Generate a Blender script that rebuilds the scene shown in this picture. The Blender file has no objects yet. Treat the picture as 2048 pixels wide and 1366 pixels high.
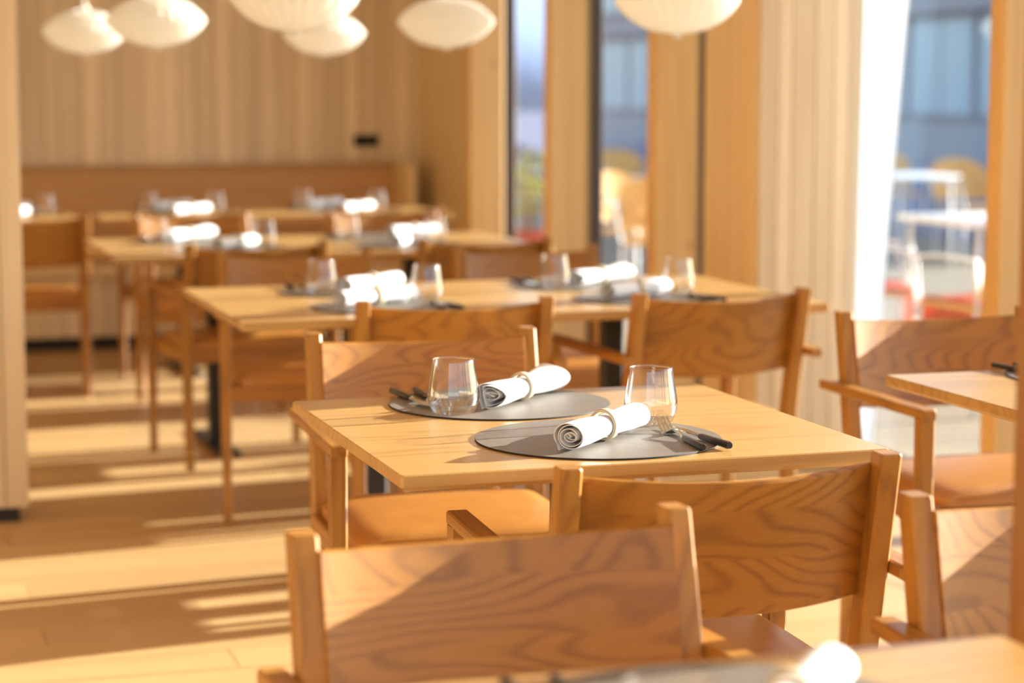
import bpy, bmesh, math, random
from mathutils import Vector, Matrix, noise
random.seed(7)
S = bpy.context.scene
COL = S.collection
PI = math.pi

# ------------------------------------------------------------------ camera, light, exposure
cam_d = bpy.data.cameras.new('camera')
cam = bpy.data.objects.new('camera', cam_d); COL.objects.link(cam)
PITCH = math.radians(6.6948); YAW = math.radians(17.3847)
cam.location = (0, 0, 1.29)
cam.rotation_euler = (PI/2 - PITCH, 0, -YAW)
cam_d.sensor_width = 36.0
cam_d.lens = 4200/2048*36.0
cam_d.clip_start = 0.05; cam_d.clip_end = 800
cam_d.dof.use_dof = True
cam_d.dof.focus_distance = 3.35
cam_d.dof.aperture_fstop = 2.7
S.camera = cam

SUN_AZ = math.radians(7.0)      # towards +X, turned to +Y
SUN_EL = math.radians(13.2)
SUN_STRENGTH = 19.0
SKY_STRENGTH = 0.36
EXPOSURE = 0.27

w = bpy.data.worlds.new('world'); S.world = w; w.use_nodes = True
nt = w.node_tree; bg = nt.nodes['Background']
sky = nt.nodes.new('ShaderNodeTexSky')
sky.sky_type = 'NISHITA'; sky.sun_disc = False
sky.sun_elevation = math.radians(20); sky.sun_rotation = PI/2 - SUN_AZ
sky.air_density = 1.0; sky.dust_density = 0.6; sky.ozone_density = 1.0
nt.links.new(sky.outputs[0], bg.inputs[0]); bg.inputs[1].default_value = SKY_STRENGTH

sd = bpy.data.lights.new('sun', 'SUN'); sun = bpy.data.objects.new('sun', sd); COL.objects.link(sun)
sd.energy = SUN_STRENGTH; sd.angle = math.radians(0.55); sd.color = (1.0, 0.97, 0.89)
sdir = Vector((math.cos(SUN_AZ)*math.cos(SUN_EL), math.sin(SUN_AZ)*math.cos(SUN_EL), math.sin(SUN_EL)))
sun.rotation_euler = sdir.to_track_quat('Z', 'Y').to_euler()
sun.location = (20, 3, 8)

S.view_settings.view_transform = 'Standard'; S.view_settings.look = 'None'
S.view_settings.gamma = 1.0; S.view_settings.use_curve_mapping = False
S.view_settings.exposure = EXPOSURE

# ------------------------------------------------------------------ materials
def lin(c):
    return tuple(((v/255)/12.92 if v/255 <= .04045 else ((v/255+.055)/1.055)**2.4) for v in c) + (1,)

class NT:
    def __init__(s, name):
        s.m = bpy.data.materials.new(name); s.m.use_nodes = True
        s.t = s.m.node_tree; s.b = s.t.nodes['Principled BSDF']; s.out = s.t.nodes['Material Output']
    def n(s, typ, **kw):
        x = s.t.nodes.new(typ)
        for k, v in kw.items(): setattr(x, k, v)
        return x
    def l(s, a, b): s.t.links.new(a, b)
    def math(s, op, a, b=None, clamp=False):
        x = s.n('ShaderNodeMath', operation=op, use_clamp=clamp)
        for i, v in enumerate((a, b)):
            if v is None: continue
            if hasattr(v, 'links'): s.l(v, x.inputs[i])
            else: x.inputs[i].default_value = v
        return x.outputs[0]
    def vmath(s, op, a, b):
        x = s.n('ShaderNodeVectorMath', operation=op)
        for i, v in enumerate((a, b)):
            if hasattr(v, 'links'): s.l(v, x.inputs[i])
            else: x.inputs[i].default_value = v
        return x.outputs[0]
    def mix(s, f, a, b, bt='MIX'):
        x = s.n('ShaderNodeMix', data_type='RGBA', blend_type=bt)
        for i, v in ((0, f), (6, a), (7, b)):
            if hasattr(v, 'links'): s.l(v, x.inputs[i])
            else: x.inputs[i].default_value = v
        return x.outputs[2]

def plain(name, c, rough=.5, metal=0, spec=.5):
    m = NT(name)
    m.b.inputs['Base Color'].default_value = lin(c)
    m.b.inputs['Roughness'].default_value = rough
    m.b.inputs['Metallic'].default_value = metal
    m.b.inputs['Specular IOR Level'].default_value = spec
    # faint procedural unevenness of the finish
    tc = m.n('ShaderNodeTexCoord'); nz = m.n('ShaderNodeTexNoise'); nz.inputs['Scale'].default_value = 60
    m.l(tc.outputs['Object'], nz.inputs['Vector'])
    r = m.math('MULTIPLY_ADD', nz.outputs[0], .12); r.node.inputs[2].default_value = rough-.06
    m.l(r, m.b.inputs['Roughness'])
    return m.m

def wood(name, light, dark, axis=0, rings=9.0, scale=3.0, rough=.4, plank=None, vary=.1, contrast=.75,
         stretch=.16, knots=False, coat=0.0, ringdir=None):
    """flat sawn timber: contour lines of a smooth stretched noise, fibres along one axis"""
    m = NT(name)
    tc = m.n('ShaderNodeTexCoord'); oi = m.n('ShaderNodeObjectInfo')
    co = tc.outputs['Object']
    rnd = oi.outputs['Random']
    cmb = m.n('ShaderNodeCombineXYZ')
    m.l(m.math('MULTIPLY', rnd, 37.0), cmb.inputs[0]); m.l(m.math('MULTIPLY', rnd, 91.0), cmb.inputs[1]); m.l(m.math('MULTIPLY', rnd, 53.0), cmb.inputs[2])
    v = m.vmath('ADD', co, cmb.outputs[0])
    pk = None
    if plank:
        ax, size = plank
        sp = m.n('ShaderNodeSeparateXYZ'); m.l(co, sp.inputs[0])
        idx = m.math('FLOOR', m.math('DIVIDE', sp.outputs[ax], size))
        wn = m.n('ShaderNodeTexWhiteNoise', noise_dimensions='2D')
        c2 = m.n('ShaderNodeCombineXYZ'); m.l(idx, c2.inputs[0]); m.l(m.math('MULTIPLY', rnd, 17.0), c2.inputs[1])
        m.l(c2.outputs[0], wn.inputs['Vector'])
        off = m.vmath('MULTIPLY', wn.outputs['Color'], (9, 9, 9))
        v = m.vmath('ADD', v, off); pk = wn.outputs['Value']
    sc = [1, 1, 1]; sc[axis] = stretch
    vs = m.vmath('MULTIPLY', v, tuple(sc))
    n1 = m.n('ShaderNodeTexNoise'); n1.inputs['Scale'].default_value = scale; n1.inputs['Detail'].default_value = 1.6
    n1.inputs['Roughness'].default_value = .42; n1.inputs['Distortion'].default_value = .35
    m.l(vs, n1.inputs['Vector'])
    ph = m.math('MULTIPLY', n1.outputs[0], rings*2*PI)
    # small waviness of the rings
    n3 = m.n('ShaderNodeTexNoise'); n3.inputs['Scale'].default_value = scale*7; n3.inputs['Detail'].default_value = 2
    m.l(vs, n3.inputs['Vector'])
    ph = m.math('ADD', ph, m.math('MULTIPLY', n3.outputs[0], 3.2))
    sn = m.math('MULTIPLY_ADD', m.math('SINE', ph), .5); sn.node.inputs[2].default_value = .5
    sn = m.math('MULTIPLY', m.math('POWER', sn, 3.0), m.math('MULTIPLY_ADD', n3.outputs[0], 1.1))
    # fibres
    sf = [260, 260, 260]; sf[axis] = 7
    vf = m.vmath('MULTIPLY', v, tuple(sf))
    n2 = m.n('ShaderNodeTexNoise'); n2.inputs['Scale'].default_value = 1.0; n2.inputs['Detail'].default_value = 2
    m.l(vf, n2.inputs['Vector'])
    # broad tone
    n4 = m.n('ShaderNodeTexNoise'); n4.inputs['Scale'].default_value = scale*1.3; n4.inputs['Detail'].default_value = 2
    m.l(vs, n4.inputs['Vector'])
    f = m.math('ADD', m.math('MULTIPLY', sn, contrast*.55), m.math('MULTIPLY', n4.outputs[0], contrast*.55))
    f = m.math('ADD', f, m.math('MULTIPLY', m.math('SUBTRACT', n2.outputs[0], .5), contrast*.5), True)
    col = m.mix(f, lin(light), lin(dark))
    # tone per object / per stave
    br = m.math('MULTIPLY_ADD', rnd, 2*vary); br.node.inputs[2].default_value = 1-vary
    if pk is not None:
        b2 = m.math('MULTIPLY_ADD', pk, 1.6*vary); b2.node.inputs[2].default_value = 1-.8*vary
        br = m.math('MULTIPLY', br, b2)
    hs = m.n('ShaderNodeHueSaturation'); m.l(col, hs.inputs['Color']); m.l(br, hs.inputs['Value'])
    col = hs.outputs[0]
    if knots:
        vo = m.n('ShaderNodeTexVoronoi', feature='F1'); vo.inputs['Scale'].default_value = 4.5
        s2 = [1, 1, 1]; s2[axis] = .7
        m.l(m.vmath('MULTIPLY', v, tuple(s2)), vo.inputs['Vector'])
        k = m.math('SUBTRACT', 1.0, m.math('MULTIPLY', vo.outputs['Distance'], 9.0), True)
        col = m.mix(k, col, lin(tuple(int(q*.62) for q in dark)))
    m.l(col, m.b.inputs['Base Color'])
    rr = m.math('MULTIPLY_ADD', n2.outputs[0], .14); rr.node.inputs[2].default_value = rough-.07
    m.l(rr, m.b.inputs['Roughness'])
    m.b.inputs['Specular IOR Level'].default_value = .4
    bp = m.n('ShaderNodeBump'); bp.inputs['Strength'].default_value = .12; bp.inputs['Distance'].default_value = .0006
    m.l(n2.outputs[0], bp.inputs['Height']); m.l(bp.outputs[0], m.b.inputs['Normal'])
    if coat: m.b.inputs['Coat Weight'].default_value = coat; m.b.inputs['Coat Roughness'].default_value = .22
    return m.m

M = {}
CH_L, CH_D = (174, 118, 44), (106, 62, 19)
M['back'] = wood('chair_back_wood', CH_L, CH_D, axis=0, rings=30, scale=3.8, stretch=.36, rough=.42, plank=(2, .072), vary=.07, contrast=.62, coat=.15)
M['leg'] = wood('chair_leg_wood', (180, 127, 55), (120, 72, 27), axis=2, rings=12, scale=7, rough=.4, vary=.07, contrast=.6, stretch=.1, coat=.12)
M['arm'] = wood('chair_arm_wood', (180, 127, 55), (120, 72, 27), axis=1, rings=12, scale=7, rough=.4, vary=.07, contrast=.6, stretch=.1, coat=.12)
M['rail'] = wood('chair_rail_wood', (178, 122, 54), (120, 72, 28), axis=0, rings=12, scale=8, rough=.45, vary=.06, contrast=.6, stretch=.1)
M['table'] = wood('oak_table_wood', (196, 156, 94), (154, 111, 58), axis=0, rings=20, scale=3.5, rough=.33, plank=(1, .085), vary=.05, contrast=.55, stretch=.07, coat=.25)
M['wall'] = wood('pale_board_wood', (234, 214, 182), (212, 186, 148), axis=2, rings=4, scale=5, rough=.6, vary=.16, contrast=.6, stretch=.05)
M['panel'] = wood('warm_panel_wood', (230, 204, 158), (208, 174, 124), axis=2, rings=4, scale=4, rough=.5, vary=.06, contrast=.5, stretch=.05)
M['post'] = wood('window_post_wood', (226, 186, 124), (198, 152, 92), axis=2, rings=3.5, scale=7, rough=.5, vary=.04, contrast=.5, stretch=.05, knots=True)
M['bench'] = wood('bench_wood', (196, 150, 98), (160, 112, 64), axis=0, rings=5, scale=3, rough=.45, vary=.05, contrast=.5, stretch=.08)
M['floor'] = wood('floor_wood', (206, 172, 120), (170, 130, 80), axis=0, rings=5, scale=3, rough=.42, vary=.08, contrast=.5, stretch=.1)
M['deck'] = wood('deck_wood', (150, 138, 118), (124, 112, 94), axis=0, rings=4, scale=3, rough=.8, vary=.07, contrast=.5)
M['tan'] = wood('outdoor_chair_wood', (222, 172, 104), (190, 136, 74), axis=0, rings=4, scale=5, rough=.6, vary=.05, contrast=.4)
M['ceiling'] = plain('ceiling_paint', (226, 208, 182), .8)
M['dark'] = plain('black_coated_steel', (26, 24, 24), .35)
M['frame'] = plain('brown_window_frame', (66, 50, 42), .5)
M['plinth'] = plain('dark_plinth', (38, 30, 28), .6)
M['socket'] = plain('black_plastic', (14, 13, 14), .4)
M['steel'] = plain('polished_steel', (222, 220, 216), .16, 1)
M['handle'] = plain('black_cutlery_handle', (34, 30, 31), .34)
M['mat_edge'] = plain('mat_edge', (34, 31, 31), .6)
M['white'] = plain('white_powder_coat', (236, 238, 240), .4)
M['ring'] = plain('pale_horn', (208, 192, 166), .3)
M['cord'] = plain('white_cord', (228, 224, 214), .6)
M['red'] = plain('orange_red_wool', (218, 120, 92), .9, spec=.1)
M['snow'] = plain('shade_tinted_snow_ground', (132, 138, 160), .9, spec=.1)  # darker grey-lavender paints shade onto the open, sunlit ground
M['facade'] = plain('grey_facade', (160, 164, 172), .7)
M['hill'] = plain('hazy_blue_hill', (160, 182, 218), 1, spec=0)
M['foliage'] = plain('yellow_green_leaves', (168, 164, 70), .8)
M['glasswin'] = plain('facade_glass', (150, 182, 200), .25)

def leather():
    m = NT('tan_leather')
    tc = m.n('ShaderNodeTexCoord'); nz = m.n('ShaderNodeTexNoise'); nz.inputs['Scale'].default_value = 14; nz.inputs['Detail'].default_value = 4
    m.l(tc.outputs['Object'], nz.inputs['Vector'])
    m.l(m.mix(nz.outputs[0], lin((190, 132, 60)), lin((168, 108, 44))), m.b.inputs['Base Color'])
    m.b.inputs['Roughness'].default_value = .38
    vo = m.n('ShaderNodeTexVoronoi'); vo.inputs['Scale'].default_value = 420
    m.l(tc.outputs['Object'], vo.inputs['Vector'])
    bp = m.n('ShaderNodeBump'); bp.inputs['Strength'].default_value = .15; bp.inputs['Distance'].default_value = .0006
    m.l(vo.outputs['Distance'], bp.inputs['Height']); m.l(bp.outputs[0], m.b.inputs['Normal'])
    return m.m
M['leather'] = leather()

def matmat():
    m = NT('grey_leather_mat')
    tc = m.n('ShaderNodeTexCoord'); nz = m.n('ShaderNodeTexNoise'); nz.inputs['Scale'].default_value = 18; nz.inputs['Detail'].default_value = 5
    m.l(tc.outputs['Object'], nz.inputs['Vector'])
    m.l(m.mix(nz.outputs[0], lin((128, 121, 111)), lin((108, 101, 93))), m.b.inputs['Base Color'])
    m.b.inputs['Roughness'].default_value = .46
    vo = m.n('ShaderNodeTexVoronoi'); vo.inputs['Scale'].default_value = 500
    m.l(tc.outputs['Object'], vo.inputs['Vector'])
    bp = m.n('ShaderNodeBump'); bp.inputs['Strength'].default_value = .25; bp.inputs['Distance'].default_value = .0006
    m.l(vo.outputs['Distance'], bp.inputs['Height']); m.l(bp.outputs[0], m.b.inputs['Normal'])
    return m.m
M['mat'] = matmat()

def cloth():
    m = NT('white_linen')
    m.b.inputs['Base Color'].default_value = lin((236, 236, 238)); m.b.inputs['Roughness'].default_value = .85
    m.b.inputs['Specular IOR Level'].default_value = .15
    tc = m.n('ShaderNodeTexCoord'); wv = m.n('ShaderNodeTexNoise'); wv.inputs['Scale'].default_value = 900
    m.l(tc.outputs['Object'], wv.inputs['Vector'])
    bp = m.n('ShaderNodeBump'); bp.inputs['Strength'].default_value = .3; bp.inputs['Distance'].default_value = .0005
    m.l(wv.outputs[0], bp.inputs['Height']); m.l(bp.outputs[0], m.b.inputs['Normal'])
    return m.m
M['cloth'] = cloth()

def translucent(name, c, tr=.45):
    m = NT(name)
    d = m.n('ShaderNodeBsdfDiffuse'); t = m.n('ShaderNodeBsdfTranslucent'); mx = m.n('ShaderNodeMixShader')
    tc = m.n('ShaderNodeTexCoord'); nz = m.n('ShaderNodeTexNoise'); nz.inputs['Scale'].default_value = 30
    m.l(tc.outputs['Object'], nz.inputs['Vector'])
    c2 = tuple(int(v*.96) for v in c)
    col = m.mix(nz.outputs[0], lin(c), lin(c2))
    m.l(col, d.inputs[0]); m.l(col, t.inputs[0]); mx.inputs[0].default_value = tr
    m.l(d.outputs[0], mx.inputs[1]); m.l(t.outputs[0], mx.inputs[2]); m.l(mx.outputs[0], m.out.inputs[0])
    m.t.nodes.remove(m.b)
    return m.m
M['shade'] = translucent('white_lamp_skin', (250, 246, 236), .45)
M['curtain'] = translucent('white_sheer_cloth', (214, 218, 224), .4)

def thin_glass(name, tint=(1, 1, 1, 1), refl=1.0, facing=0.0, rg=0.0):
    m = NT(name)
    t = m.n('ShaderNodeBsdfTransparent'); t.inputs[0].default_value = tint
    g = m.n('ShaderNodeBsdfGlossy'); g.inputs['Roughness'].default_value = .02
    fr = m.n('ShaderNodeFresnel'); fr.inputs[0].default_value = 1.5
    nz = m.n('ShaderNodeTexNoise'); tc = m.n('ShaderNodeTexCoord'); nz.inputs['Scale'].default_value = 3
    m.l(tc.outputs['Object'], nz.inputs['Vector'])
    m.l(m.math('ADD', m.math('MULTIPLY', nz.outputs[0], .04), rg), g.inputs['Roughness'])
    ge = m.n('ShaderNodeNewGeometry')
    f = m.math('MULTIPLY', m.math('MULTIPLY', fr.outputs[0], refl, True), m.math('SUBTRACT', 1.0, ge.outputs['Backfacing']), True)
    if facing:
        lw = m.n('ShaderNodeLayerWeight'); lw.inputs[0].default_value = .5
        p = m.math('MULTIPLY', m.math('POWER', lw.outputs['Facing'], 4.0), facing)
        tt = m.mix(p, (1, 1, 1, 1), (.45, .47, .5, 1)); m.l(tt, t.inputs[0])
    mx = m.n('ShaderNodeMixShader')
    m.l(f, mx.inputs[0]); m.l(t.outputs[0], mx.inputs[1]); m.l(g.outputs[0], mx.inputs[2]); m.l(mx.outputs[0], m.out.inputs[0])
    m.t.nodes.remove(m.b)
    return m.m
M['pane'] = thin_glass('window_glass', (.97, .98, .98, 1))
M['tumbler'] = thin_glass('tumbler_glass', refl=3.0, facing=.9, rg=.015)
def solid_glass():
    m = NT('thick_glass_base')
    m.b.inputs['Base Color'].default_value = (1, 1, 1, 1); m.b.inputs['Roughness'].default_value = 0.01
    m.b.inputs['Transmission Weight'].default_value = 1; m.b.inputs['IOR'].default_value = 1.5
    tr = m.n('ShaderNodeBsdfTransparent'); mx = m.n('ShaderNodeMixShader'); mx.inputs[0].default_value = .55
    m.l(m.b.outputs[0], mx.inputs[1]); m.l(tr.outputs[0], mx.inputs[2]); m.l(mx.outputs[0], m.out.inputs[0])
    return m.m
M['glassbase'] = solid_glass()

# ------------------------------------------------------------------ mesh helpers
def new_bm(): return bmesh.new()

def add_box(bm, c, s, rz=0, rx=0, bevel=0, seg=1):
    r = bmesh.ops.create_cube(bm, size=1)
    vs = r['verts']
    mt = Matrix.Translation(c) @ Matrix.Rotation(rz, 4, 'Z') @ Matrix.Rotation(rx, 4, 'X') @ Matrix.Diagonal((s[0], s[1], s[2], 1))
    bmesh.ops.transform(bm, matrix=mt, verts=vs)
    if bevel:
        es = list({e for v in vs for e in v.link_edges})
        bmesh.ops.bevel(bm, geom=es, offset=bevel, segments=seg, affect='EDGES', profile=.5)
    return bm

def add_loft(bm, rings, cap=True):
    """rings: lists of points, closed sections"""
    R = [[bm.verts.new(p) for p in r] for r in rings]
    n = len(R[0])
    for a, b in zip(R[:-1], R[1:]):
        for i in range(n):
            bm.faces.new((a[i], a[(i+1) % n], b[(i+1) % n], b[i]))
    if cap:
        bm.faces.new(list(reversed(R[0]))); bm.faces.new(R[-1])
    return R

def rect_ring(cx, cy, z, sx, sy, ch=.003):
    a, b = sx/2, sy/2; k = ch
    pts = [(-a+k, -b), (a-k, -b), (a, -b+k), (a, b-k), (a-k, b), (-a+k, b), (-a, b-k), (-a, -b+k)]
    return [(cx+p[0], cy+p[1], z) for p in pts]

def add_lathe(bm, prof, seg=32, c=(0, 0, 0), closed=False):
    R = []
    for r, z in prof:
        R.append([bm.verts.new((c[0]+r*math.cos(2*PI*i/seg), c[1]+r*math.sin(2*PI*i/seg), c[2]+z)) for i in range(seg)] if r > 1e-6 else [bm.verts.new((c[0], c[1], c[2]+z))])
    pairs = list(zip(R[:-1], R[1:]))
    if closed: pairs.append((R[-1], R[0]))
    for a, b in pairs:
        for i in range(seg):
            j = (i+1) % seg
            if len(a) == 1 and len(b) == 1: continue
            if len(a) == 1: bm.faces.new((a[0], b[j], b[i]))
            elif len(b) == 1: bm.faces.new((a[i], a[j], b[0]))
            else: bm.faces.new((a[i], a[j], b[j], b[i]))
    return bm

def add_tube(bm, pts, r, seg=8, cap=True):
    pts = [Vector(p) for p in pts]; R = []
    for i, p in enumerate(pts):
        d = (pts[min(i+1, len(pts)-1)] - pts[max(i-1, 0)]).normalized()
        up = Vector((0, 0, 1)) if abs(d.z) < .9 else Vector((1, 0, 0))
        a = d.cross(up).normalized(); b = d.cross(a).normalized()
        rr = r[i] if isinstance(r, (list, tuple)) else r
        R.append([tuple(p + (a*math.cos(2*PI*k/seg) + b*math.sin(2*PI*k/seg))*rr) for k in range(seg)])
    add_loft(bm, R, cap)
    return bm

def finish(name, bm, mats, parent=None, smooth=False, angle=None):
    bmesh.ops.recalc_face_normals(bm, faces=bm.faces)
    me = bpy.data.meshes.new(name)
    bm.to_mesh(me); bm.free()
    if not isinstance(mats, (list, tuple)): mats = [mats]
    for m in mats: me.materials.append(m)
    if smooth or angle:
        me.polygons.foreach_set('use_smooth', [True]*len(me.polygons))
        if angle: me.set_sharp_from_angle(angle=math.radians(angle))
    o = bpy.data.objects.new(name, me); COL.objects.link(o)
    if parent: o.parent = parent
    return o

def thing(name, label, cat, loc=(0, 0, 0), rz=0, group=None):
    o = bpy.data.objects.new(name, None); COL.objects.link(o)
    o.empty_display_size = .1
    o.location = loc; o.rotation_euler = (0, 0, rz)
    o['label'] = label; o['category'] = cat
    if group: o['group'] = group
    return o

def tag(o, label, cat, group=None):
    o['label'] = label; o['category'] = cat
    if group: o['group'] = group
    return o

def dup(root, loc, rz, label, group=None):
    r = root.copy(); COL.objects.link(r); r.location = loc; r.rotation_euler = (root.rotation_euler[0], root.rotation_euler[1], rz); r['label'] = label
    if group: r['group'] = group
    for ch in root.children:
        c = ch.copy(); COL.objects.link(c); c.parent = r
        for g in ch.children:
            d = g.copy(); COL.objects.link(d); d.parent = c
    return r

def struct(o): o['kind'] = 'structure'; return o

# board-by-board surfaces: one mesh per size, many objects
_bcache = {}
def board(parent, name, mat, c, s, bevel=.0015):
    key = (name, mat.name, tuple(round(v, 3) for v in s))
    if key not in _bcache:
        bm = new_bm(); add_box(bm, (0, 0, 0), s, bevel=bevel)
        o = finish(name, bm, mat, parent); _bcache[key] = o.data
    else:
        o = bpy.data.objects.new(name, _bcache[key]); COL.objects.link(o); o.parent = parent
    o.location = c
    return o

# ------------------------------------------------------------------ the setting
CEIL = 2.9
WX = 2.95          # inner plane of the far right wall
NX = 3.18          # inner plane of the near window wall
YB = 11.12         # back wall face
rw = random.Random(3)

bm = new_bm(); add_box(bm, (-.6, 4.2, -.06), (8.0, 14.6, .08)); fl = struct(finish('floor', bm, M['plinth']))
PW = .165
rows = int((YB - .0)/PW)+1
for r in range(rows):
    y = .0 + (r+.5)*PW
    if y > YB: break
    xmin = -1.4 if y > 5.5 else -.6
    if y < 2.0: xmin = -.2
    x = xmin - rw.choice((0, .4, .8))
    while x < 3.42:
        L = rw.choice((1.4, 1.8, 2.2))
        x1 = min(x+L, 3.42)
        LL = round(x1-x, 1) if x1 < 3.42 else x1-x
        if x1-x > .1: board(fl, 'floor_board', M['floor'], ((x+x1)/2, y, -.01 + rw.uniform(-.0004, .0004)), (x1-x-.0015, PW-.0015, .02), .0008)
        x = x1
# wide boards of the unseen floor around
bm = new_bm()
add_box(bm, (-3.2, 4.2, -.011), (2.6, 14.4, .02)); add_box(bm, (.8, -1.5, -.011), (5.2, 2.95, .02))
o = finish('floor_border', bm, M['floor'], fl)

# back wall
bm = new_bm(); add_box(bm, (-.7, YB+.12, CEIL/2), (7.8, .2, CEIL)); wb = struct(finish('wall_back', bm, M['panel']))
x = -.6
while x < WX - .01:
    bw = rw.choice((.055, .075, .095, .12))
    bw = min(bw, WX-x)
    board(wb, 'wall_board', M['wall'], (x+bw/2, YB+.008+rw.uniform(0, .004), CEIL/2), (bw-.003, .03, CEIL-.01), .002)
    x += bw
# right wall, solid part beside the bench
bm = new_bm(); add_box(bm, (WX+.13, (10.22+YB+.2)/2, CEIL/2), (.2, YB+.2-10.22, CEIL)); wr = struct(finish('wall_right', bm, M['panel']))
y = 10.23
while y < YB-.01:
    bw = min(rw.choice((.14, .18, .22)), YB-y)
    board(wr, 'wall_board', M['panel'], (WX+.015, y+bw/2, CEIL/2), (.03, bw-.003, CEIL-.01), .002)
    y += bw
# the pillar where the room steps out towards the camera
PY0, PY1 = 6.64, 7.10
bm = new_bm(); add_box(bm, (3.165, (PY0+PY1)/2+.01, CEIL/2), (.37, PY1-PY0-.02, CEIL)); wj = struct(finish('wall_return', bm, M['panel']))
x = WX+.012
for bw in (.065, .055, .085, .07, .06, .085):
    board(wj, 'wall_board', M['wall'], (x+bw/2, PY0-.002+rw.uniform(0, .004), CEIL/2), (bw-.003, .026, CEIL-.01), .002)
    x += bw
for k, y in enumerate((PY0+.06, PY0+.17, PY0+.28, PY0+.39)):
    board(wj, 'wall_board', M['panel'], (WX+.012, y+.005, CEIL/2), (.024, .107, CEIL-.01), .002)
# left partition end
bm = new_bm(); add_box(bm, (-.37, 6.62, CEIL/2+.02), (1.66, .30, CEIL-.04)); wl = struct(finish('wall_left', bm, M['panel']))
x = .478
for k in range(14):
    bw = (.07, .09, .11)[k % 3]
    board(wl, 'wall_board', M['wall'], (x-bw/2, 6.455, CEIL/2+.02), (bw-.003, .03, CEIL-.05), .002)
    x -= bw
bm = new_bm(); add_box(bm, (-.39, 6.62, .02), (1.68, .33, .04)); struct(finish('baseboard_left', bm, M['plinth']))
# far left side and ceiling
bm = new_bm(); add_box(bm, (-4.5, 4.2, CEIL/2), (.15, 14.4, CEIL)); struct(finish('wall_far_left', bm, M['panel']))
bm = new_bm(); add_box(bm, (-.6, 4.2, CEIL+.06), (8.4, 14.6, .12)); ce = struct(finish('ceiling', bm, M['ceiling']))

# windows: posts (fins), dark frames, panes
def fin(x0, x1, y0, y1, name='window_post'):
    bm = new_bm(); add_box(bm, ((x0+x1)/2, (y0+y1)/2, CEIL/2), (x1-x0, y1-y0, CEIL), bevel=.004)
    return bm
wn = 0
def window(xg, y0, y1, fr=.035):
    """full height fixed light in the plane x = xg from y0 to y1"""
    global wn
    wn += 1
    bm = new_bm()
    for y in (y0+fr/2, y1-fr/2): add_box(bm, (xg, y, CEIL/2), (.06, fr, CEIL), bevel=.002)
    add_box(bm, (xg, (y0+y1)/2, .03), (.06, y1-y0-2*fr, .06)); add_box(bm, (xg, (y0+y1)/2, CEIL-.04), (.06, y1-y0-2*fr, .08))
    root = struct(finish('window_%d' % wn, bm, M['frame']))
    bm = new_bm(); add_box(bm, (xg, (y0+y1)/2, CEIL/2), (.012, y1-y0-2*fr+.01, CEIL-.1)); finish('window_pane', bm, M['pane'], root)
    return root
tn = 0
def post(x0, x1, y0, y1):
    global tn
    tn += 1
    return struct(finish('trim_%d' % tn, fin(x0, x1, y0, y1), M['post']))
# far stretch
post(WX, 3.127, 10.12, 10.22)
post(WX, 3.127, 8.857, 8.95)
post(WX, 3.127, 7.576, 7.67)
window(3.165, 8.92, 10.17); window(3.165, 7.64, 8.88); window(3.165, 7.08, 7.60)
# near stretch
GX = NX+.17
near_posts = [(5.405, 5.49), (3.92, 4.02), (2.41, 2.50), (1.10, 1.19), (-.2, -.1)]
for a, b in near_posts: post(NX, GX-.045, a, b)
edges = [6.63] + [p for ab in near_posts for p in (ab[1]+.0, ab[0])]
for i in range(0, len(edges)-1, 2):
    window(GX+.03, edges[i+1]-.02, edges[i]+.02, .03)

# column at the right edge of the view, beyond the nearest table
bm = new_bm(); add_box(bm, (1.169, 1.8915, CEIL/2), (.040, .047, CEIL), bevel=.003)
o = struct(finish('column_right', bm, wood('column_wood', (158, 112, 68), (126, 84, 48), axis=2, rings=3, scale=5, rough=.5, stretch=.05, contrast=.5)))

# sheer curtain drawn to the far side of the nearest visible window
def curtain():
    bm = new_bm()
    n = 90; H = CEIL-.08
    rows_ = []
    for j in range(14):
        t = j/13; z = .03 + (H-.03)*t
        wid = .10 + .42*t**1.2
        ring = []
        for i in range(n+1):
            s = i/n
            y = 6.58 - wid*s + .004*math.sin(9*t+3*s)
            x = NX+.145 + .016*math.sin(s*2*PI*9 + .6*math.sin(4*t)) * (1-.25*t)
            ring.append(bm.verts.new((x, y, z)))
        rows_.append(ring)
    for a, b in zip(rows_[:-1], rows_[1:]):
        for i in range(n): bm.faces.new((a[i], a[i+1], b[i+1], b[i]))
    r = bmesh.ops.solidify(bm, geom=bm.faces[:], thickness=.0006)
    o = finish('curtain', bm, M['curtain'], smooth=True)
    return tag(o, 'white sheer curtain gathered at the left side of the big right-hand window', 'curtain')
curtain()
bm = new_bm(); add_tube(bm, [(NX+.145, 6.62, CEIL-.04), (NX+.145, 5.50, CEIL-.04)], .012, 10)
o = finish('curtain_rail', bm, M['white']); tag(o, 'slim white curtain rail fixed under the ceiling at the right-hand window', 'rail')

# black socket plate on the back wall
so = thing('wall_socket', 'black double socket plate on the pale boarded back wall', 'socket', (2.652, YB-.012, 1.045))
bm = new_bm(); add_box(bm, (0, 0, 0), (.135, .014, .062), bevel=.004, seg=2); finish('plate', bm, M['socket'], so)
for sx in (-.033, .033):
    bm = new_bm(); add_lathe(bm, [(0, 0), (.019, 0), (.023, .004), (.024, .004), (.024, 0)], 20)
    bmesh.ops.rotate(bm, verts=bm.verts, cent=(0, 0, 0), matrix=Matrix.Rotation(PI/2, 3, 'X'))
    bmesh.ops.translate(bm, verts=bm.verts, vec=(sx, -.007, 0)); finish('socket_insert', bm, M['socket'], so)

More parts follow.
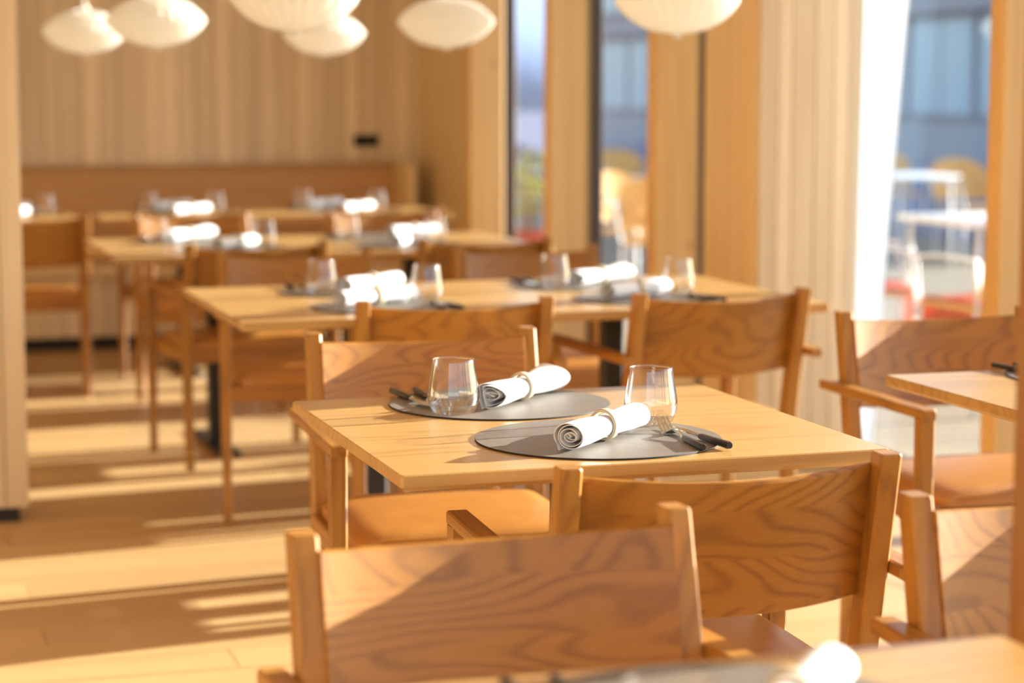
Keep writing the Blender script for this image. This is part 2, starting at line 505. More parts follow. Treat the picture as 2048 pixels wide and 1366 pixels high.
# bench along the back wall
be = thing('wall_bench', 'long built-in wooden bench with high back along the back wall', 'bench', (1.1, 10.9, 0))
def pb(name, x0, x1, y0, y1, z0, z1, mat, bevel=.004):
    bm = new_bm(); add_box(bm, ((x0+x1)/2-1.1, (y0+y1)/2-10.9, (z0+z1)/2), (x1-x0, y1-y0, z1-z0), bevel=bevel); return finish(name, bm, mat, be)
pb('backrest', -.5, 2.79, 11.045, 11.075, .43, .905, M['bench'])
pb('top_rail', -.5, 2.79, 11.03, 11.105, .905, .925, M['bench'])
pb('end_panel', 2.79, 2.83, 10.73, 11.105, .0, .93, M['panel'])
pb('seat', -.5, 2.79, 10.70, 11.045, .375, .43, M['panel'], .01)
pb('plinth', -.5, 2.79, 10.80, 11.0, 0, .07, M['plinth'])
x = -.5
for k in range(33):
    board(be, 'front_slat', M['wall'], (x+.05-1.1, 10.76-10.9, .2225), (.096, .02, .305), .002)
    x += .1

# ------------------------------------------------------------------ dining chair
def make_chair():
    root = thing('dining_chair', '', 'chair')
    # rear legs with the leaning back post
    for s in (-1, 1):
        bm = new_bm()
        R = []
        for z, y, sx, sy in ((0, -.025, .027, .030), (.20, -.010, .031, .036), (.40, .000, .033, .044), (.46, -.003, .033, .045), (.60, -.032, .033, .044), (.787, -.0755, .031, .042), (.79, -.076, .028, .039)):
            R.append(rect_ring(s*.234, y, z, sx, sy, .0035))
        add_loft(bm, R); finish('leg', bm, M['leg'], root, angle=25)
        bm = new_bm(); R = []
        for z, sx in ((0, .025), (.30, .031), (.58, .034), (.612, .034)):
            R.append(rect_ring(s*.268, .42, z, sx, sx, .003))
        add_loft(bm, R); finish('leg', bm, M['leg'], root, angle=20)
        # armrest, a flat bar outside the posts
        bm = new_bm()
        R = []
        for y, wd, zt in ((-.095, .028, .628), (-.09, .034, .630), (.10, .037, .632), (.30, .037, .633), (.435, .036, .634), (.441, .030, .631)):
            cx = s*.268; a = wd/2; t = .022; k = .003
            R.append([(cx-a+k, y, zt-t), (cx+a-k, y, zt-t), (cx+a, y, zt-t+k), (cx+a, y, zt-k), (cx+a-k, y, zt), (cx-a+k, y, zt), (cx-a, y, zt-k), (cx-a, y, zt-t+k)])
        add_loft(bm, R); finish('armrest', bm, M['arm'], root, angle=20)
        bm = new_bm(); add_box(bm, (s*.243, .205, .395), (.022, .40, .046), bevel=.003); finish('seat_rail', bm, M['arm'], root)
    bm = new_bm(); add_box(bm, (0, .42, .395), (.51, .024, .046), bevel=.003); finish('seat_rail', bm, M['rail'], root)
    bm = new_bm(); add_box(bm, (0, .005, .395), (.44, .024, .046), bevel=.003); finish('seat_rail', bm, M['rail'], root)
    # curved backrest panel
    bm = new_bm()
    N = 28; half = .222; hgt = .205; th = .014; sag = .047; lean = math.radians(12.5)
    base = Vector((0, -.016, .570)); vv = Vector((0, -math.sin(lean), math.cos(lean))); ww = Vector((0, math.cos(lean), math.sin(lean)))
    def P(i, v, t):
        u = -1+2*i/N
        c = -sag*(1-u*u)
        # normal of the arc, for constant thickness
        dx, dw = half, 2*sag*u
        L = math.hypot(dx, dw); nx, nw = -dw/L, dx/L
        q = base + Vector((u*half + nx*t, 0, 0)) + ww*(c + nw*t + .010) + vv*v
        return tuple(q)
    r_ = .0035
    R = []
    for i in range(N+1):
        a, b = -th/2, th/2
        R.append([P(i, r_, a), P(i, 0, a+r_), P(i, 0, b-r_), P(i, r_, b), P(i, hgt*.33, b), P(i, hgt*.66, b), P(i, hgt-r_, b), P(i, hgt, b-r_), P(i, hgt, a+r_), P(i, hgt-r_, a), P(i, hgt*.66, a), P(i, hgt*.33, a)])
    add_loft(bm, R); finish('backrest', bm, M['back'], root, angle=35)
    # upholstered seat
    bm = new_bm()
    nx_, ny_ = 16, 14; top = []
    def sup(u, p=5): return 1-abs(u)**p
    def srf(u, v, zz):
        cr = .02
        x = u*.236; y = .205 + v*.222
        k = max(abs(u), abs(v))
        # rounded corners in plan
        if abs(u) > .8 and abs(v) > .8:
            du, dv = (abs(u)-.8)/.2, (abs(v)-.8)/.2
            L = math.hypot(du, dv)
            m_ = max(du, dv)
            if L > 0:
                f = m_/L
                x = math.copysign((.8+.2*du*f)*.236, u); y = .205+math.copysign((.8+.2*dv*f)*.222, v)
        return (x, y, zz)
    grid = []
    us = [-1, -.985, -.95, -.88, -.75, -.5, -.25, 0, .25, .5, .75, .88, .95, .985, 1]
    for v in us:
        row = []
        for u in us:
            k = (abs(u)**14 + abs(v)**14)
            z = .452 + .010*(1-u*u*.6)*(1-v*v*.6) - .016*min(1, k)
            row.append(bm.verts.new(srf(u, v, z)))
        grid.append(row)
    n = len(us)
    for a in range(n-1):
        for b in range(n-1): bm.faces.new((grid[a][b], grid[a][b+1], grid[a+1][b+1], grid[a+1][b]))
    ed = [e for e in bm.edges if len(e.link_faces) == 1]
    ex = bmesh.ops.extrude_edge_only(bm, edges=ed)
    for g in ex['geom']:
        if isinstance(g, bmesh.types.BMVert): g.co.z = .419
    ed = [e for e in bm.edges if len(e.link_faces) == 1]
    bmesh.ops.contextual_create(bm, geom=ed)
    finish('seat', bm, M['leather'], root, angle=60)
    return root

# position = centre of the two post tops as measured in plan; rot = facing (0: back to the camera)
chair0 = make_chair()
first = [True]
def place_chair(x, y, ang, faces_cam, label, group=None):
    rz = (PI if faces_cam else 0) + math.radians(ang)
    d = Vector((0, .076, 0)); d.rotate(Matrix.Rotation(rz, 3, 'Z'))
    loc = (x + d.x, y + d.y, 0)
    if first[0]:
        first[0] = False
        chair0.location = loc; chair0.rotation_euler = (0, 0, rz); chair0['label'] = label; chair0['group'] = group; return chair0
    return dup(chair0, loc, rz, label, group)
G1 = 'wooden armchairs at the dining tables'
C = place_chair
C(.712, 2.350, 2.5, True, 'oak armchair closest to the camera, its back cutting the bottom edge of the picture', G1)
C(1.500, 2.330, -2.5, True, 'oak armchair at the lower right corner, sunlit corner on its back, partly out of frame', G1)
C(1.144, 2.642, -2.6, False, 'oak armchair seen from behind at the near side of the table in focus', G1)
C(1.151, 4.330, -3.0, True, 'oak armchair facing us behind the drinking glass on the table in focus', G1)
C(2.424, 4.405, -2.0, True, 'oak armchair facing us at the right edge, behind the cut-off table', G1)
C(1.413, 4.978, -2.0, False, 'armchair with back to us, left near side of the second table', G1)
C(2.131, 4.986, 3.5, False, 'armchair with full curved back to us, right near side of the second table', G1)
C(1.357, 6.690, -5.0, True, 'armchair facing us behind the left end of the second table', G1)
C(2.135, 6.670, 0, True, 'armchair facing us behind the right end of the second table', G1)
C(1.314, 7.120, 4.0, False, 'armchair with back to us at the left end of the third table', G1)
C(2.133, 7.120, 3.0, False, 'armchair with back to us at the right end of the third table', G1)
C(1.366, 8.960, 3.0, True, 'armchair facing us behind the left end of the third table', G1)
C(2.200, 8.940, 2.0, True, 'armchair facing us behind the right end of the third table', G1)
C(.700, 9.020, 0, False, 'dark-looking armchair at the far left beside the pale wall end', G1)
C(1.420, 9.200, -1.0, False, 'armchair at the left end of the farthest long table before the bench', G1)
C(2.300, 9.200, 1.0, False, 'armchair at the right end of the farthest long table before the bench', G1)

# ------------------------------------------------------------------ tables
TH = .74
def make_table(wx, wy, ped):
    root = thing('dining_table', '', 'table')
    bm = new_bm()
    R = []
    for z, ins in ((TH-.026, .012), (TH-.020, .002), (TH-.018, .0), (TH-.002, .0), (TH, .002)):
        R.append(rect_ring(0, 0, z, wx-2*ins, wy-2*ins, .004))
    add_loft(bm, R); finish('tabletop', bm, M['table'], root, angle=20)
    for px in ped:
        bm = new_bm(); add_box(bm, (px, 0, TH-.031), (.12, .50, .010), bevel=.002); finish('mounting_plate', bm, M['dark'], root)
        bm = new_bm(); add_box(bm, (px, 0, (.012+TH-.036)/2), (.055, .055, TH-.048), bevel=.004); finish('pedestal', bm, M['dark'], root)
        bm = new_bm(); add_loft(bm, [rect_ring(px, 0, 0, .09, .60, .01), rect_ring(px, 0, .010, .09, .60, .01), rect_ring(px, 0, .013, .08, .59, .01)]); finish('base_foot', bm, M['dark'], root, angle=30)
    return root
def table(x0, x1, y0, y1, ped, label):
    t = make_table(round(x1-x0, 3), round(y1-y0, 3), ped); t.location = ((x0+x1)/2, (y0+y1)/2, 0); t['label'] = label; t['group'] = 'oak pedestal tables'
    return t
table(.745, 1.535, 2.92, 3.71, [0], 'square oak table in focus with two grey mats and two tumblers')
table(1.935, 2.725, 2.92, 3.71, [0], 'oak table cut off by the right edge of the picture')
table(.325, 1.108, 1.07, 1.86, [0], 'nearest oak table, only a strip of it along the bottom right edge')
table(.888, 2.468, 5.05, 6.00, [-.34, .345], 'long oak table of the second row, next behind the table in focus')
table(.840, 2.420, 7.22, 8.17, [-.375, .375], 'long oak table of the third row, sharp corner over the sunny floor')
table(.18, .97, 9.50, 10.29, [0], 'far left table before the bench, half hidden by the pale wall end')
table(1.06, 2.68, 9.50, 10.29, [-.4, .4], 'farthest long oak table, along the wall bench')

# ------------------------------------------------------------------ tableware
def mk_mat():
    bm = new_bm()
    r = .1985; t = .0028
    add_lathe(bm, [(0, 0), (r-.0006, 0), (r, .0006)], 96)
    add_lathe(bm, [(r, .0006), (r, t-.0006), (r-.0006, t)], 96)
    add_lathe(bm, [(r-.0006, t), (r*.5, t), (0, t)], 96)
    bmesh.ops.remove_doubles(bm, verts=bm.verts, dist=1e-6)
    bmesh.ops.recalc_face_normals(bm, faces=bm.faces)
    for f in bm.faces:
        f.material_index = 0 if f.normal.z > .9 else 1
    return finish('placemat', bm, [M['mat'], M['mat_edge']])
def mk_glass():
    root = thing('drinking_glass', '', 'glass')
    out = [(.0295, 0), (.0335, .0015), (.0385, .007), (.0430, .017), (.0452, .028), (.0450, .036), (.0432, .048), (.0408, .062), (.0385, .077), (.0368, .090), (.0362, .0945)]
    inn = [(.0350, .0945), (.0356, .090), (.0372, .077), (.0395, .062), (.0419, .048), (.0436, .036), (.0437, .028), (.0412, .018), (.0355, .0105), (.02, .0085), (0, .008)]
    bm = new_bm()
    add_lathe(bm, out[3:] + [(.0356, .0953)] + inn[:8], 56)
    finish('bowl', bm, M['tumbler'], root, smooth=True)
    bm = new_bm()
    add_lathe(bm, [(0, .0012), (.026, .0008)] + out[:4] + inn[7:], 56)
    finish('glass_base', bm, M['glassbase'], root, angle=50)
    return root
def mk_napkin(loose=0):
    root = thing('rolled_napkin', '', 'napkin')
    bm = new_bm()
    NT_, NL = 132, 26
    turns = 4.6; L = .238; th = .0011
    def sp(t, y, side):
        # t 0..1 from the core outwards
        ang = turns*2*PI*t
        r = .0022 + (.0228-.0022)*t
        # squeeze in the ring (y=0), flare at the ends
        e = abs(y)/(L/2)
        sq = .86 + .18*min(1, e*1.6)
        r *= sq
        if loose: r *= 1 + (.38*max(0, y/(L/2))**2 + .10*max(0, -y/(L/2))**2)*(.35+.65*t)
        a = ang + .35*math.sin(y*22)
        x = r*math.cos(a)*1.10; z = r*math.sin(a)*.94
        # slack between the layers, uneven ends
        x += .0022*math.sin(a*.5 + y*18)*e; z += .0016*math.sin(a*.7 + 1.3 + y*15)*e
        yy = y + math.copysign((.006+.010*loose)*e*e*math.sin(ang*(.45 if not loose else .8)+1.0), y)
        if loose: z = max(z, -.0228); x += .006*e*e*math.sin(a*2+1)
        nx, nz = math.cos(a), math.sin(a)
        return (x + nx*side*th, yy, z + nz*side*th)
    # loose hem that hangs off the roll underneath
    rowsA, rowsB = [], []
    for i in range(NT_+1):
        t = i/NT_
        A, B = [], []
        for j in range(NL+1):
            y = -L/2 + L*j/NL
            A.append(bm.verts.new(sp(t, y, .5))); B.append(bm.verts.new(sp(t, y, -.5)))
        rowsA.append(A); rowsB.append(B)
    # hem: continue tangentially a little and drop
    for k in range(1, 7):
        A, B = [], []
        for j in range(NL+1):
            y = -L/2 + L*j/NL
            p0 = Vector(sp(1, y, 0)); p1 = Vector(sp(.995, y, 0))
            d = (p0-p1); d.y = 0; d.normalize()
            e = abs(y)/(L/2)
            q = p0 + d*(.0022*k*(.15+e)) + Vector((0, 0, -.0006*k*k*e*.3)); q.z = max(q.z, -.0222)
            A.append(bm.verts.new(q + Vector((.0003, 0, -.0004)))); B.append(bm.verts.new(q + Vector((0, 0, .0005))))
        rowsA.append(A); rowsB.append(B)
    for rr in (rowsA, rowsB):
        for a, b in zip(rr[:-1], rr[1:]):
            for j in range(NL): bm.faces.new((a[j], a[j+1], b[j+1], b[j]))
    for j in (0, NL):
        for i in range(len(rowsA)-1): bm.faces.new((rowsA[i][j], rowsA[i+1][j], rowsB[i+1][j], rowsB[i][j]))
    for i in (0, len(rowsA)-1):
        for j in range(NL): bm.faces.new((rowsA[i][j], rowsA[i][j+1], rowsB[i][j+1], rowsB[i][j]))
    o = finish('cloth_roll', bm, M['cloth'], root, angle=60); o.location = (0, 0, .0240)
    bm = new_bm()
    prof = [(.0212, -.011), (.0232, -.012), (.0252, -.007), (.0260, 0), (.0252, .007), (.0232, .012), (.0212, .011), (.0208, 0)]
    add_lathe(bm, prof, 40, closed=True)
    bmesh.ops.rotate(bm, verts=bm.verts, cent=(0, 0, 0), matrix=Matrix.Rotation(PI/2, 3, 'X'))
    o = finish('napkin_ring', bm, M['ring'], root, smooth=True); o.location = (0, .0, .0262)
    return root
def handle_bm(y0, y1, w0, w1, h0, h1, z0=.0):
    bm = new_bm(); R = []
    for t in (0, .03, .5, .95, 1):
        y = y0+(y1-y0)*t
        a = (w0+(w1-w0)*t)/2; h = h0+(h1-h0)*t
        if t in (0, 1): a *= .8; h *= .8
        c = z0+max(h0, h1)/2; k = a*.45
        R.append([(-a+k, y, c-h/2), (a-k, y, c-h/2), (a, y, c-h/2+k), (a, y, c+h/2-k), (a-k, y, c+h/2), (-a+k, y, c+h/2), (-a, y, c+h/2-k), (-a, y, c-h/2+k)])
    add_loft(bm, R); return bm
def mk_knife():
    root = thing('table_knife', '', 'cutlery')
    finish('handle', handle_bm(-.105, -.005, .0125, .0095, .011, .009), M['handle'], root, angle=25)
    bm = new_bm(); R = []
    for y, a0, a1, t in ((-.008, -.0035, .0035, .005), (.004, -.003, .003, .004), (.012, -.0045, .0085, .0018), (.06, -.0045, .0105, .0014), (.09, -.0045, .0095, .0012), (.106, -.004, .004, .001), (.112, -.0035, -.001, .0008)):
        R.append([(a0, y, .006-t/2), (a1, y, .006-t*.2), (a1, y, .006+t*.2), (a0, y, .006+t/2)])
    add_loft(bm, R); finish('blade', bm, M['steel'], root, angle=30)
    return root
def mk_fork():
    root = thing('table_fork', '', 'cutlery')
    finish('handle', handle_bm(-.105, -.012, .0120, .0085, .0105, .0085), M['handle'], root, angle=25)
    bm = new_bm()
    def zc(y):
        # arch of the head: rises at the neck, dips to the bowl, rises to the tips
        if y < .035: return .0055 + .006*math.sin((y+.012)/.047*PI/2)
        return .0115 - .0095*math.sin(min(1, (y-.035)/.022)*PI/2) + (.020*((y-.057)/.040)**1.5 if y > .057 else 0)
    R = []
    for y, a in ((-.015, .0035), (0, .0028), (.018, .0026), (.032, .0045), (.040, .0090), (.048, .0118), (.058, .0124)):
        z = zc(y); t = .0011 if y > .03 else .0018
        R.append([(-a, y, z-t+.0008), (0, y, z-t), (a, y, z-t+.0008), (a, y, z+t+.0008), (0, y, z+t), (-a, y, z+t+.0008)])
    add_loft(bm, R)
    for k in range(4):
        x0 = (-1.5+k)*.0066; R = []
        for y in (.055, .066, .078, .090, .098):
            z = zc(y); a = .0019 if y < .09 else .0012
            xx = x0*(1-.10*(y-.055)/.043)
            R.append([(xx-a, y, z-.0008), (xx+a, y, z-.0008), (xx+a, y, z+.0008), (xx-a, y, z+.0008)])
        add_loft(bm, R)
    finish('fork_head', bm, M['steel'], root, angle=40)
    return root
P0 = dict(placemat=mk_mat(), glass=mk_glass(), napkin=mk_napkin(), knife=mk_knife(), fork=mk_fork(), loose=mk_napkin(1))
tag(P0['placemat'], '', 'placemat')
used = {}
GR = dict(placemat='round grey leather placemats', glass='clear tumblers set on the tables', napkin='rolled white napkins in rings', knife='black-handled table knives', fork='black-handled table forks')
def put(kind, x, y, z, rz, label):
    r = P0[kind]
    if kind == 'loose': GR[kind] = GR['napkin']
    if not used.get(kind):
        used[kind] = 1; r.location = (x, y, z); r.rotation_euler = (0, 0, rz); r['label'] = label; r['group'] = GR[kind]; return r
    return dup(r, (x, y, z), rz, label, GR[kind])
rs = random.Random(11)
Zm = TH + .0002; Zo = TH + .0031
def setting(cx, cy, far, where, glass=None, nap=None, parts='pgnkf', jit=1.0, loose=False):
    """place setting; near side faces +Y, the far one is turned round"""
    s = -1 if far else 1
    j = lambda a: rs.uniform(-a, a)*jit
    rz = PI if far else 0
    if 'p' in parts: put('placemat', cx, cy, Zm, j(.3), 'round grey placemat, ' + where)
    if 'g' in parts:
        gx, gy = glass if glass else (cx + s*.126 + j(.008), cy + s*.105 + j(.008))
        on = math.hypot(gx-cx, gy-cy) < .198-.03
        put('glass', gx, gy, Zo if on else Zo, j(1), 'clear empty tumbler, ' + where)
    if 'n' in parts:
        nx, ny, na = nap if nap else (cx - s*.012 + j(.012), cy - s*.03 + j(.01), -math.radians(44)+j(.12))
        put('loose' if loose else 'napkin', nx, ny, Zo, na, 'rolled white napkin in pale ring, ' + where)
    if 'k' in parts:
        put('knife', cx + s*.148, cy - s*.062, Zo, rz + math.radians(5)+j(.04), 'black-handled table knife, ' + where)
    if 'f' in parts:
        put('fork', cx + s*.118, cy - s*.062, Zo, rz - math.radians(3)+j(.04), 'black-handled table fork, ' + where)
# settings of the table in focus
setting(1.129, 3.142, False, 'near side of the table in focus', glass=(1.263, 3.255), nap=(1.128, 3.110, -math.radians(45.5)), jit=0)
setting(1.092, 3.562, True, 'far side of the table in focus', glass=(.978, 3.462), nap=(1.137, 3.572, -math.radians(42)), jit=0, loose=True)
setting(1.33, 5.770, True, 'far side, left end of the second table', glass=(1.227, 5.683), nap=(1.385, 5.74, -math.radians(50)))
setting(1.32, 5.310, False, 'near side, left end of the second table', glass=(1.456, 5.418), nap=(1.30, 5.34, -math.radians(62)))
setting(2.01, 5.765, True, 'far side, right end of the second table', glass=(1.90, 5.665), nap=(2.075, 5.76, -math.radians(52)), loose=True)
setting(2.05, 5.315, False, 'near side, right end of the second table', glass=(2.186, 5.43), nap=(2.03, 5.34, -math.radians(60)))
setting(1.20, 7.930, True, 'far side, left end of the third table', loose=True)
setting(1.30, 7.480, False, 'near side, left end of the third table')
setting(1.93, 7.930, True, 'far side, right end of the third table', nap=(2.08, 7.92, -math.radians(60)))
setting(1.94, 7.480, False, 'near side, right end of the third table')
setting(.70, 10.05, True, 'bench side of the far left table')
setting(.68, 9.72, False, 'near side of the far left table', parts='ng', glass=(.84, 9.84))
setting(1.45, 10.06, True, 'bench side, left end of the farthest table')
setting(1.50, 9.73, False, 'near side, left end of the farthest table', parts='ngkf')
setting(2.20, 10.06, True, 'bench side, right end of the farthest table')
setting(2.28, 9.73, False, 'near side, right end of the farthest table', parts='ngkf')
setting(2.345, 3.560, True, 'on the table at the right edge', parts='pkf')
setting(.72, 1.648, True, 'on the nearest table at the bottom edge', glass=(.590, 1.475), nap=(.762, 1.622, -math.radians(42)), parts='pgnkf')

# ------------------------------------------------------------------ pendant lamps
def make_lamp():
    root = thing('pendant_lamp', '', 'lamp')
    n = 30; seg = n*6
    prof = []
    K = 22
    for k in range(K+1):
        a = -PI/2 + PI*k/K
        # lens-like saucer: flatter above, fuller below, drawn-out rim
        r = .182*math.cos(a)
        q = min(1, max(0, r/.182))
        z = math.copysign((.092 if a > 0 else .096)*(1-q**2.3)**.80, a)
        prof.append((max(r, .012), z))
    bm = new_bm(); R = []
    for r, z in prof:
        ring = []
        for i in range(seg):
            th = 2*PI*i/seg; ph = (i % 6)/6.0
            dep = 1 - .020*math.sin(PI*ph)**1.0*min(1, r/.05)
            ring.append(bm.verts.new((r*dep*math.cos(th), r*dep*math.sin(th), z)))
        R.append(ring)
    for a, b in zip(R[:-1], R[1:]):
        for i in range(seg): bm.faces.new((a[i], a[(i+1) % seg], b[(i+1) % seg], b[i]))
    finish('lamp_shade', bm, M['shade'], root, smooth=True)
    bm = new_bm()
    for i in range(n):
        th = 2*PI*i/n
        pts = [(1.004*r*math.cos(th), 1.004*r*math.sin(th), z*1.004) for r, z in prof]
        add_tube(bm, pts, .0010, 4)
    o = finish('rib_cage', bm, M['cord'], root, smooth=True); o['kind'] = 'stuff'
    bm = new_bm(); add_lathe(bm, [(0, -.108), (.006, -.107), (.014, -.103), (.016, -.098), (.014, -.094), (0, -.094)], 20); finish('bottom_cap', bm, M['cord'], root, smooth=True)
    bm = new_bm(); add_lathe(bm, [(0, .088), (.02, .088), (.02, .104), (.008, .110), (.005, .14), (0, .14)], 20); finish('top_cap', bm, M['cord'], root, smooth=True)
    bm = new_bm(); add_tube(bm, [(0, 0, .14), (0, 0, CEIL-1.56-.03)], .0035, 8); finish('cord', bm, M['cord'], root, smooth=True)
    bm = new_bm(); add_lathe(bm, [(0, CEIL-1.56-.04), (.03, CEIL-1.56-.04), (.045, CEIL-1.56-.02), (.045, CEIL-1.56), (0, CEIL-1.56)], 24); finish('ceiling_rose', bm, M['cord'], root, angle=40)
    return root
L0 = make_lamp()
lamps = [(1.082, 10.30, 'white ribbed saucer pendant, leftmost of the hanging lamps, its cord in view'),
         (1.203, 8.704, 'white ribbed saucer pendant overlapping the leftmost lamp'),
         (1.326, 6.493, 'large-looking ribbed saucer pendant cut by the top edge left of centre'),
         (2.244, 10.274, 'white ribbed saucer pendant hanging low, partly behind the lamp cut by the top edge'),
         (2.380, 8.523, 'white ribbed saucer pendant alone in front of the right end of the boarded wall'),
         (2.557, 6.384, 'ribbed saucer pendant cut by the top edge in front of the window posts')]
for i, (x, y, lb) in enumerate(lamps):
    x *= .9; y *= .9
    if i == 0: L0.location = (x, y, 1.562); L0['label'] = lb; L0['group'] = 'ribbed saucer pendant lamps'
    else: dup(L0, (x, y, 1.562), rw.uniform(0, 1), lb, 'ribbed saucer pendant lamps')

# ------------------------------------------------------------------ outdoors
bm = new_bm(); add_box(bm, (6.6, 8.0, -.13), (6.1, 30, .1)); dk = struct(finish('terrace', bm, M['plinth']))
y = -3.0; k = 0
while y < 22.9:
    board(dk, 'deck_board', M['deck'], (6.58, y+.065, -.065), (6.1, .124, .03), .004)
    y += .13; k += 1
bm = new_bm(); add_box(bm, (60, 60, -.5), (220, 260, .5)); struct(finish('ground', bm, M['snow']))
# low snow bank behind the terrace
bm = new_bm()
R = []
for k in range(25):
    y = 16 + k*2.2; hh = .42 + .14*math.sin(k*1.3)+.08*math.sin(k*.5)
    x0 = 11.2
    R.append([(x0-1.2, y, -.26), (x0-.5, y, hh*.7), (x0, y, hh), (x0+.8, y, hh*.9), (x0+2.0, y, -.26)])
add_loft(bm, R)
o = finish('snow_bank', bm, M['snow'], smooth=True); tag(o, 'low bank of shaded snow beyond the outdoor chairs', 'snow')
# long building across the yard
bl = thing('building', 'long low glazed building with grey bands beyond the terrace', 'building', (18, 34, -.25))
bm = new_bm(); add_box(bm, (4.2, 0, 4.0), (8, 34, 8.0)); finish('wall', bm, M['facade'], bl)
bm = new_bm(); add_box(bm, (.05, 0, 3.15), (.5, 34, .42)); finish('fascia', bm, plain('grey_metal_band', (150, 148, 156), .6), bl)
for k in range(14):
    yy = -15.4 + 2.37*k
    for lvl, (z0, z1) in enumerate(((1.15, 2.9), (3.5, 6.0))):
        f = board(bl, 'window', M['facade'], (.14, yy, (z0+z1)/2), (.14, 2.2, z1-z0), .02)
        for q in (-1, 1):
            bmn = board(f, 'pane', M['glasswin'], (-.03, q*.53, 0), (.1, .98, z1-z0-.14), .005)
# hazy hill
bm = new_bm(); R = []
for k in range(30):
    x = 20 + k*14; h = 24 + 5*math.sin(k*.42+1) + 2*math.sin(k*1.7)
    R.append([(x, 260, -2), (x, 290, h*.6), (x, 330, h), (x, 380, -2)])
add_loft(bm, R); hl = finish('hill', bm, M['hill'], smooth=True); tag(hl, 'hazy blue hillside far beyond the yard', 'hill')

def make_outdoor_chair():
    root = thing('outdoor_chair', '', 'chair')
    for s in (-1, 1):
        for yy, zt in ((.24, .44), (-.22, .44)):
            bm = new_bm(); add_tube(bm, [(s*.25, yy, 0), (s*.23, yy*.9, zt)], .011, 8); finish('leg', bm, M['white'], root, smooth=True)
        bm = new_bm(); add_tube(bm, [(s*.24, -.22, .44), (s*.27, -.25, .66), (s*.29, .02, .665), (s*.28, .22, .64), (s*.24, .24, .44)], .010, 8); finish('armrest', bm, M['white'], root, smooth=True)
    bm = new_bm(); add_box(bm, (0, 0, .445), (.46, .48, .025), bevel=.01, seg=2); finish('seat', bm, M['tan'], root, angle=40)
    bm = new_bm(); R = []
    for k in range(13):
        u = -1+2*k/12; x = u*.25; y0 = -.25 - .06*(1-u*u)
        top = .83-.10*abs(u)**3
        R.append([(x, y0+.01, .50), (x, y0-.006, .50), (x*1.05, y0-.07, top), (x*1.05, y0-.055, top)])
    add_loft(bm, R); finish('backrest', bm, M['tan'], root, angle=50)
    return root
oc0 = make_outdoor_chair()
ocs = [(4.66, 7.95, 5, 'outdoor chair with tan shell seen from behind, closest outside the big window'),
       (4.42, 8.75, 250, 'outdoor chair turned sideways beside the sheer curtain, red blanket on it'),
       (8.55, 14.9, 180, 'outdoor chair with tan shell standing far out on the terrace'),
       (9.05, 17.3, 170, 'outdoor chair at the outer edge of the terrace, smallest through the big window'),
       (4.97, 13.0, 200, 'outdoor chair seen through the middle narrow window, right'),
       (4.75, 12.1, 160, 'outdoor chair seen through the middle narrow window, left'),
       (6.9, 18.4, 180, 'outdoor chair farthest away, seen through the middle narrow window'),
       (4.9, 15.9, 210, 'outdoor chair seen through the leftmost narrow window')]
for i, (x, y, a, lb) in enumerate(ocs):
    if i == 0:
        oc0.location = (x, y, -.05); oc0.rotation_euler = (0, 0, math.radians(a)); oc0['label'] = lb; oc0['group'] = 'outdoor chairs on the terrace'
    else: dup(oc0, (x, y, -.05), math.radians(a), lb, 'outdoor chairs on the terrace')
# blankets over the near chairs
def blanket(x, y, rz, label):
    bm = new_bm(); n = 14; g = []
    for i in range(n+1):
        row = []
        for j in range(9):
            s = -.5+i/n; t = -.5+j/8
            # hangs over the seat front and up the back
            L = s*1.0
            if L < -.22: p = Vector((t*.40, -.225, .475+(-.22-L)*1.0))
            elif L < .24: p = Vector((t*.42, L, .474+.006*math.sin(L*30+t*7)))
            else: p = Vector((t*.44+.02*math.sin(L*20), .25+.02*math.sin(t*8), .474-(L-.24)*1.3))
            row.append(bm.verts.new(p))
        g.append(row)
    for a, b in zip(g[:-1], g[1:]):
        for j in range(8): bm.faces.new((a[j], a[j+1], b[j+1], b[j]))
    bmesh.ops.solidify(bm, geom=bm.faces[:], thickness=.012)
    o = finish('blanket', bm, M['red'], smooth=True); o.location = (x, y, -.05); o.rotation_euler = (0, 0, math.radians(rz))
    return tag(o, label, 'blanket', 'orange-red blankets on the outdoor chairs')
blanket(4.66, 7.95, 5, 'orange-red blanket on the outdoor chair closest to the big window')
blanket(4.42, 8.75, 250, 'orange-red blanket on the sideways outdoor chair beside the sheer curtain')
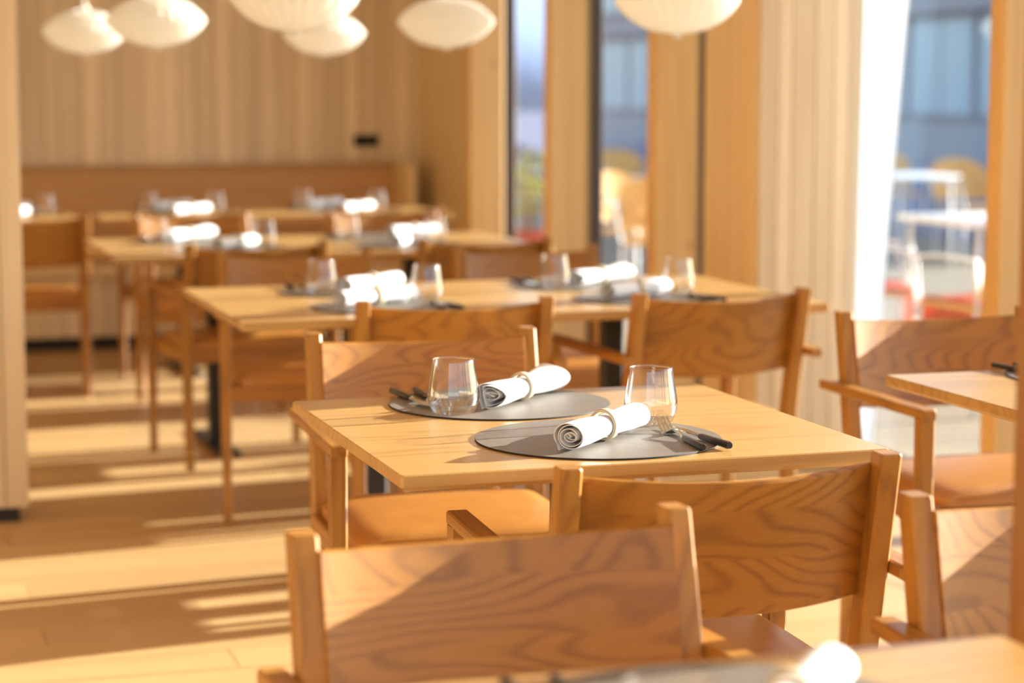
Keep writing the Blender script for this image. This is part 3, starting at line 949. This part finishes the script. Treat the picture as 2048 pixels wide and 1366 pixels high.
# white terrace tables
def make_outdoor_table():
    root = thing('outdoor_table', '', 'table')
    bm = new_bm(); add_box(bm, (0, 0, .72), (.8, .8, .03), bevel=.01, seg=2); finish('tabletop', bm, M['white'], root, angle=40)
    for sx in (-.34, .34):
        for sy in (-.34, .34):
            bm = new_bm(); add_tube(bm, [(sx*1.05, sy*1.05, 0), (sx, sy, .706)], .014, 8); finish('leg', bm, M['white'], root, smooth=True)
    return root
ot0 = make_outdoor_table(); ot0.location = (5.50, 9.30, -.05); ot0['label'] = 'white square terrace table with a sunlit top outside the big window'; ot0['group'] = 'white terrace tables'
dup(ot0, (7.6, 14.6, -.05), .1, 'white terrace table farther out between tan chairs', 'white terrace tables')
dup(ot0, (5.6, 14.3, -.05), 0, 'white terrace table seen through the middle narrow window', 'white terrace tables')
dup(ot0, (5.3, 17.2, -.05), .2, 'white terrace table seen through the leftmost narrow window', 'white terrace tables')
# potted shrub and red lantern by the narrow window
sh = thing('potted_shrub', 'small yellow-green shrub in a red pot outside the leftmost narrow window', 'plant', (4.56, 14.2, -.05))
bm = new_bm(); add_lathe(bm, [(0, 0), (.13, 0), (.17, .36), (.185, .38), (.165, .38), (.15, .33), (0, .33)], 24); finish('pot', bm, plain('red_glazed_pot', (214, 84, 74), .5), sh, angle=40)
bm = new_bm(); add_tube(bm, [(0, 0, .3), (.01, 0, .6), (0, .02, .9)], [.02, .015, .008], 8); finish('stem', bm, M['leg'], sh)
bm = new_bm()
for k in range(420):
    v = Vector((rs.gauss(0, 1), rs.gauss(0, 1), rs.gauss(0, 1))).normalized() * (.20*rs.random()**.4)
    v.z *= 1.25; v.z += .72
    a = rs.uniform(0, 6.3); l = rs.uniform(.03, .05)
    d = Vector((math.cos(a), math.sin(a), rs.uniform(-.5, .8))).normalized(); e = d.orthogonal().normalized()*l*.35
    f = [v-d*l*.5, v+e, v+d*l*.5, v-e]
    bm.faces.new([bm.verts.new(p) for p in f])
o = finish('foliage', bm, M['foliage'], sh); o['kind'] = 'stuff'
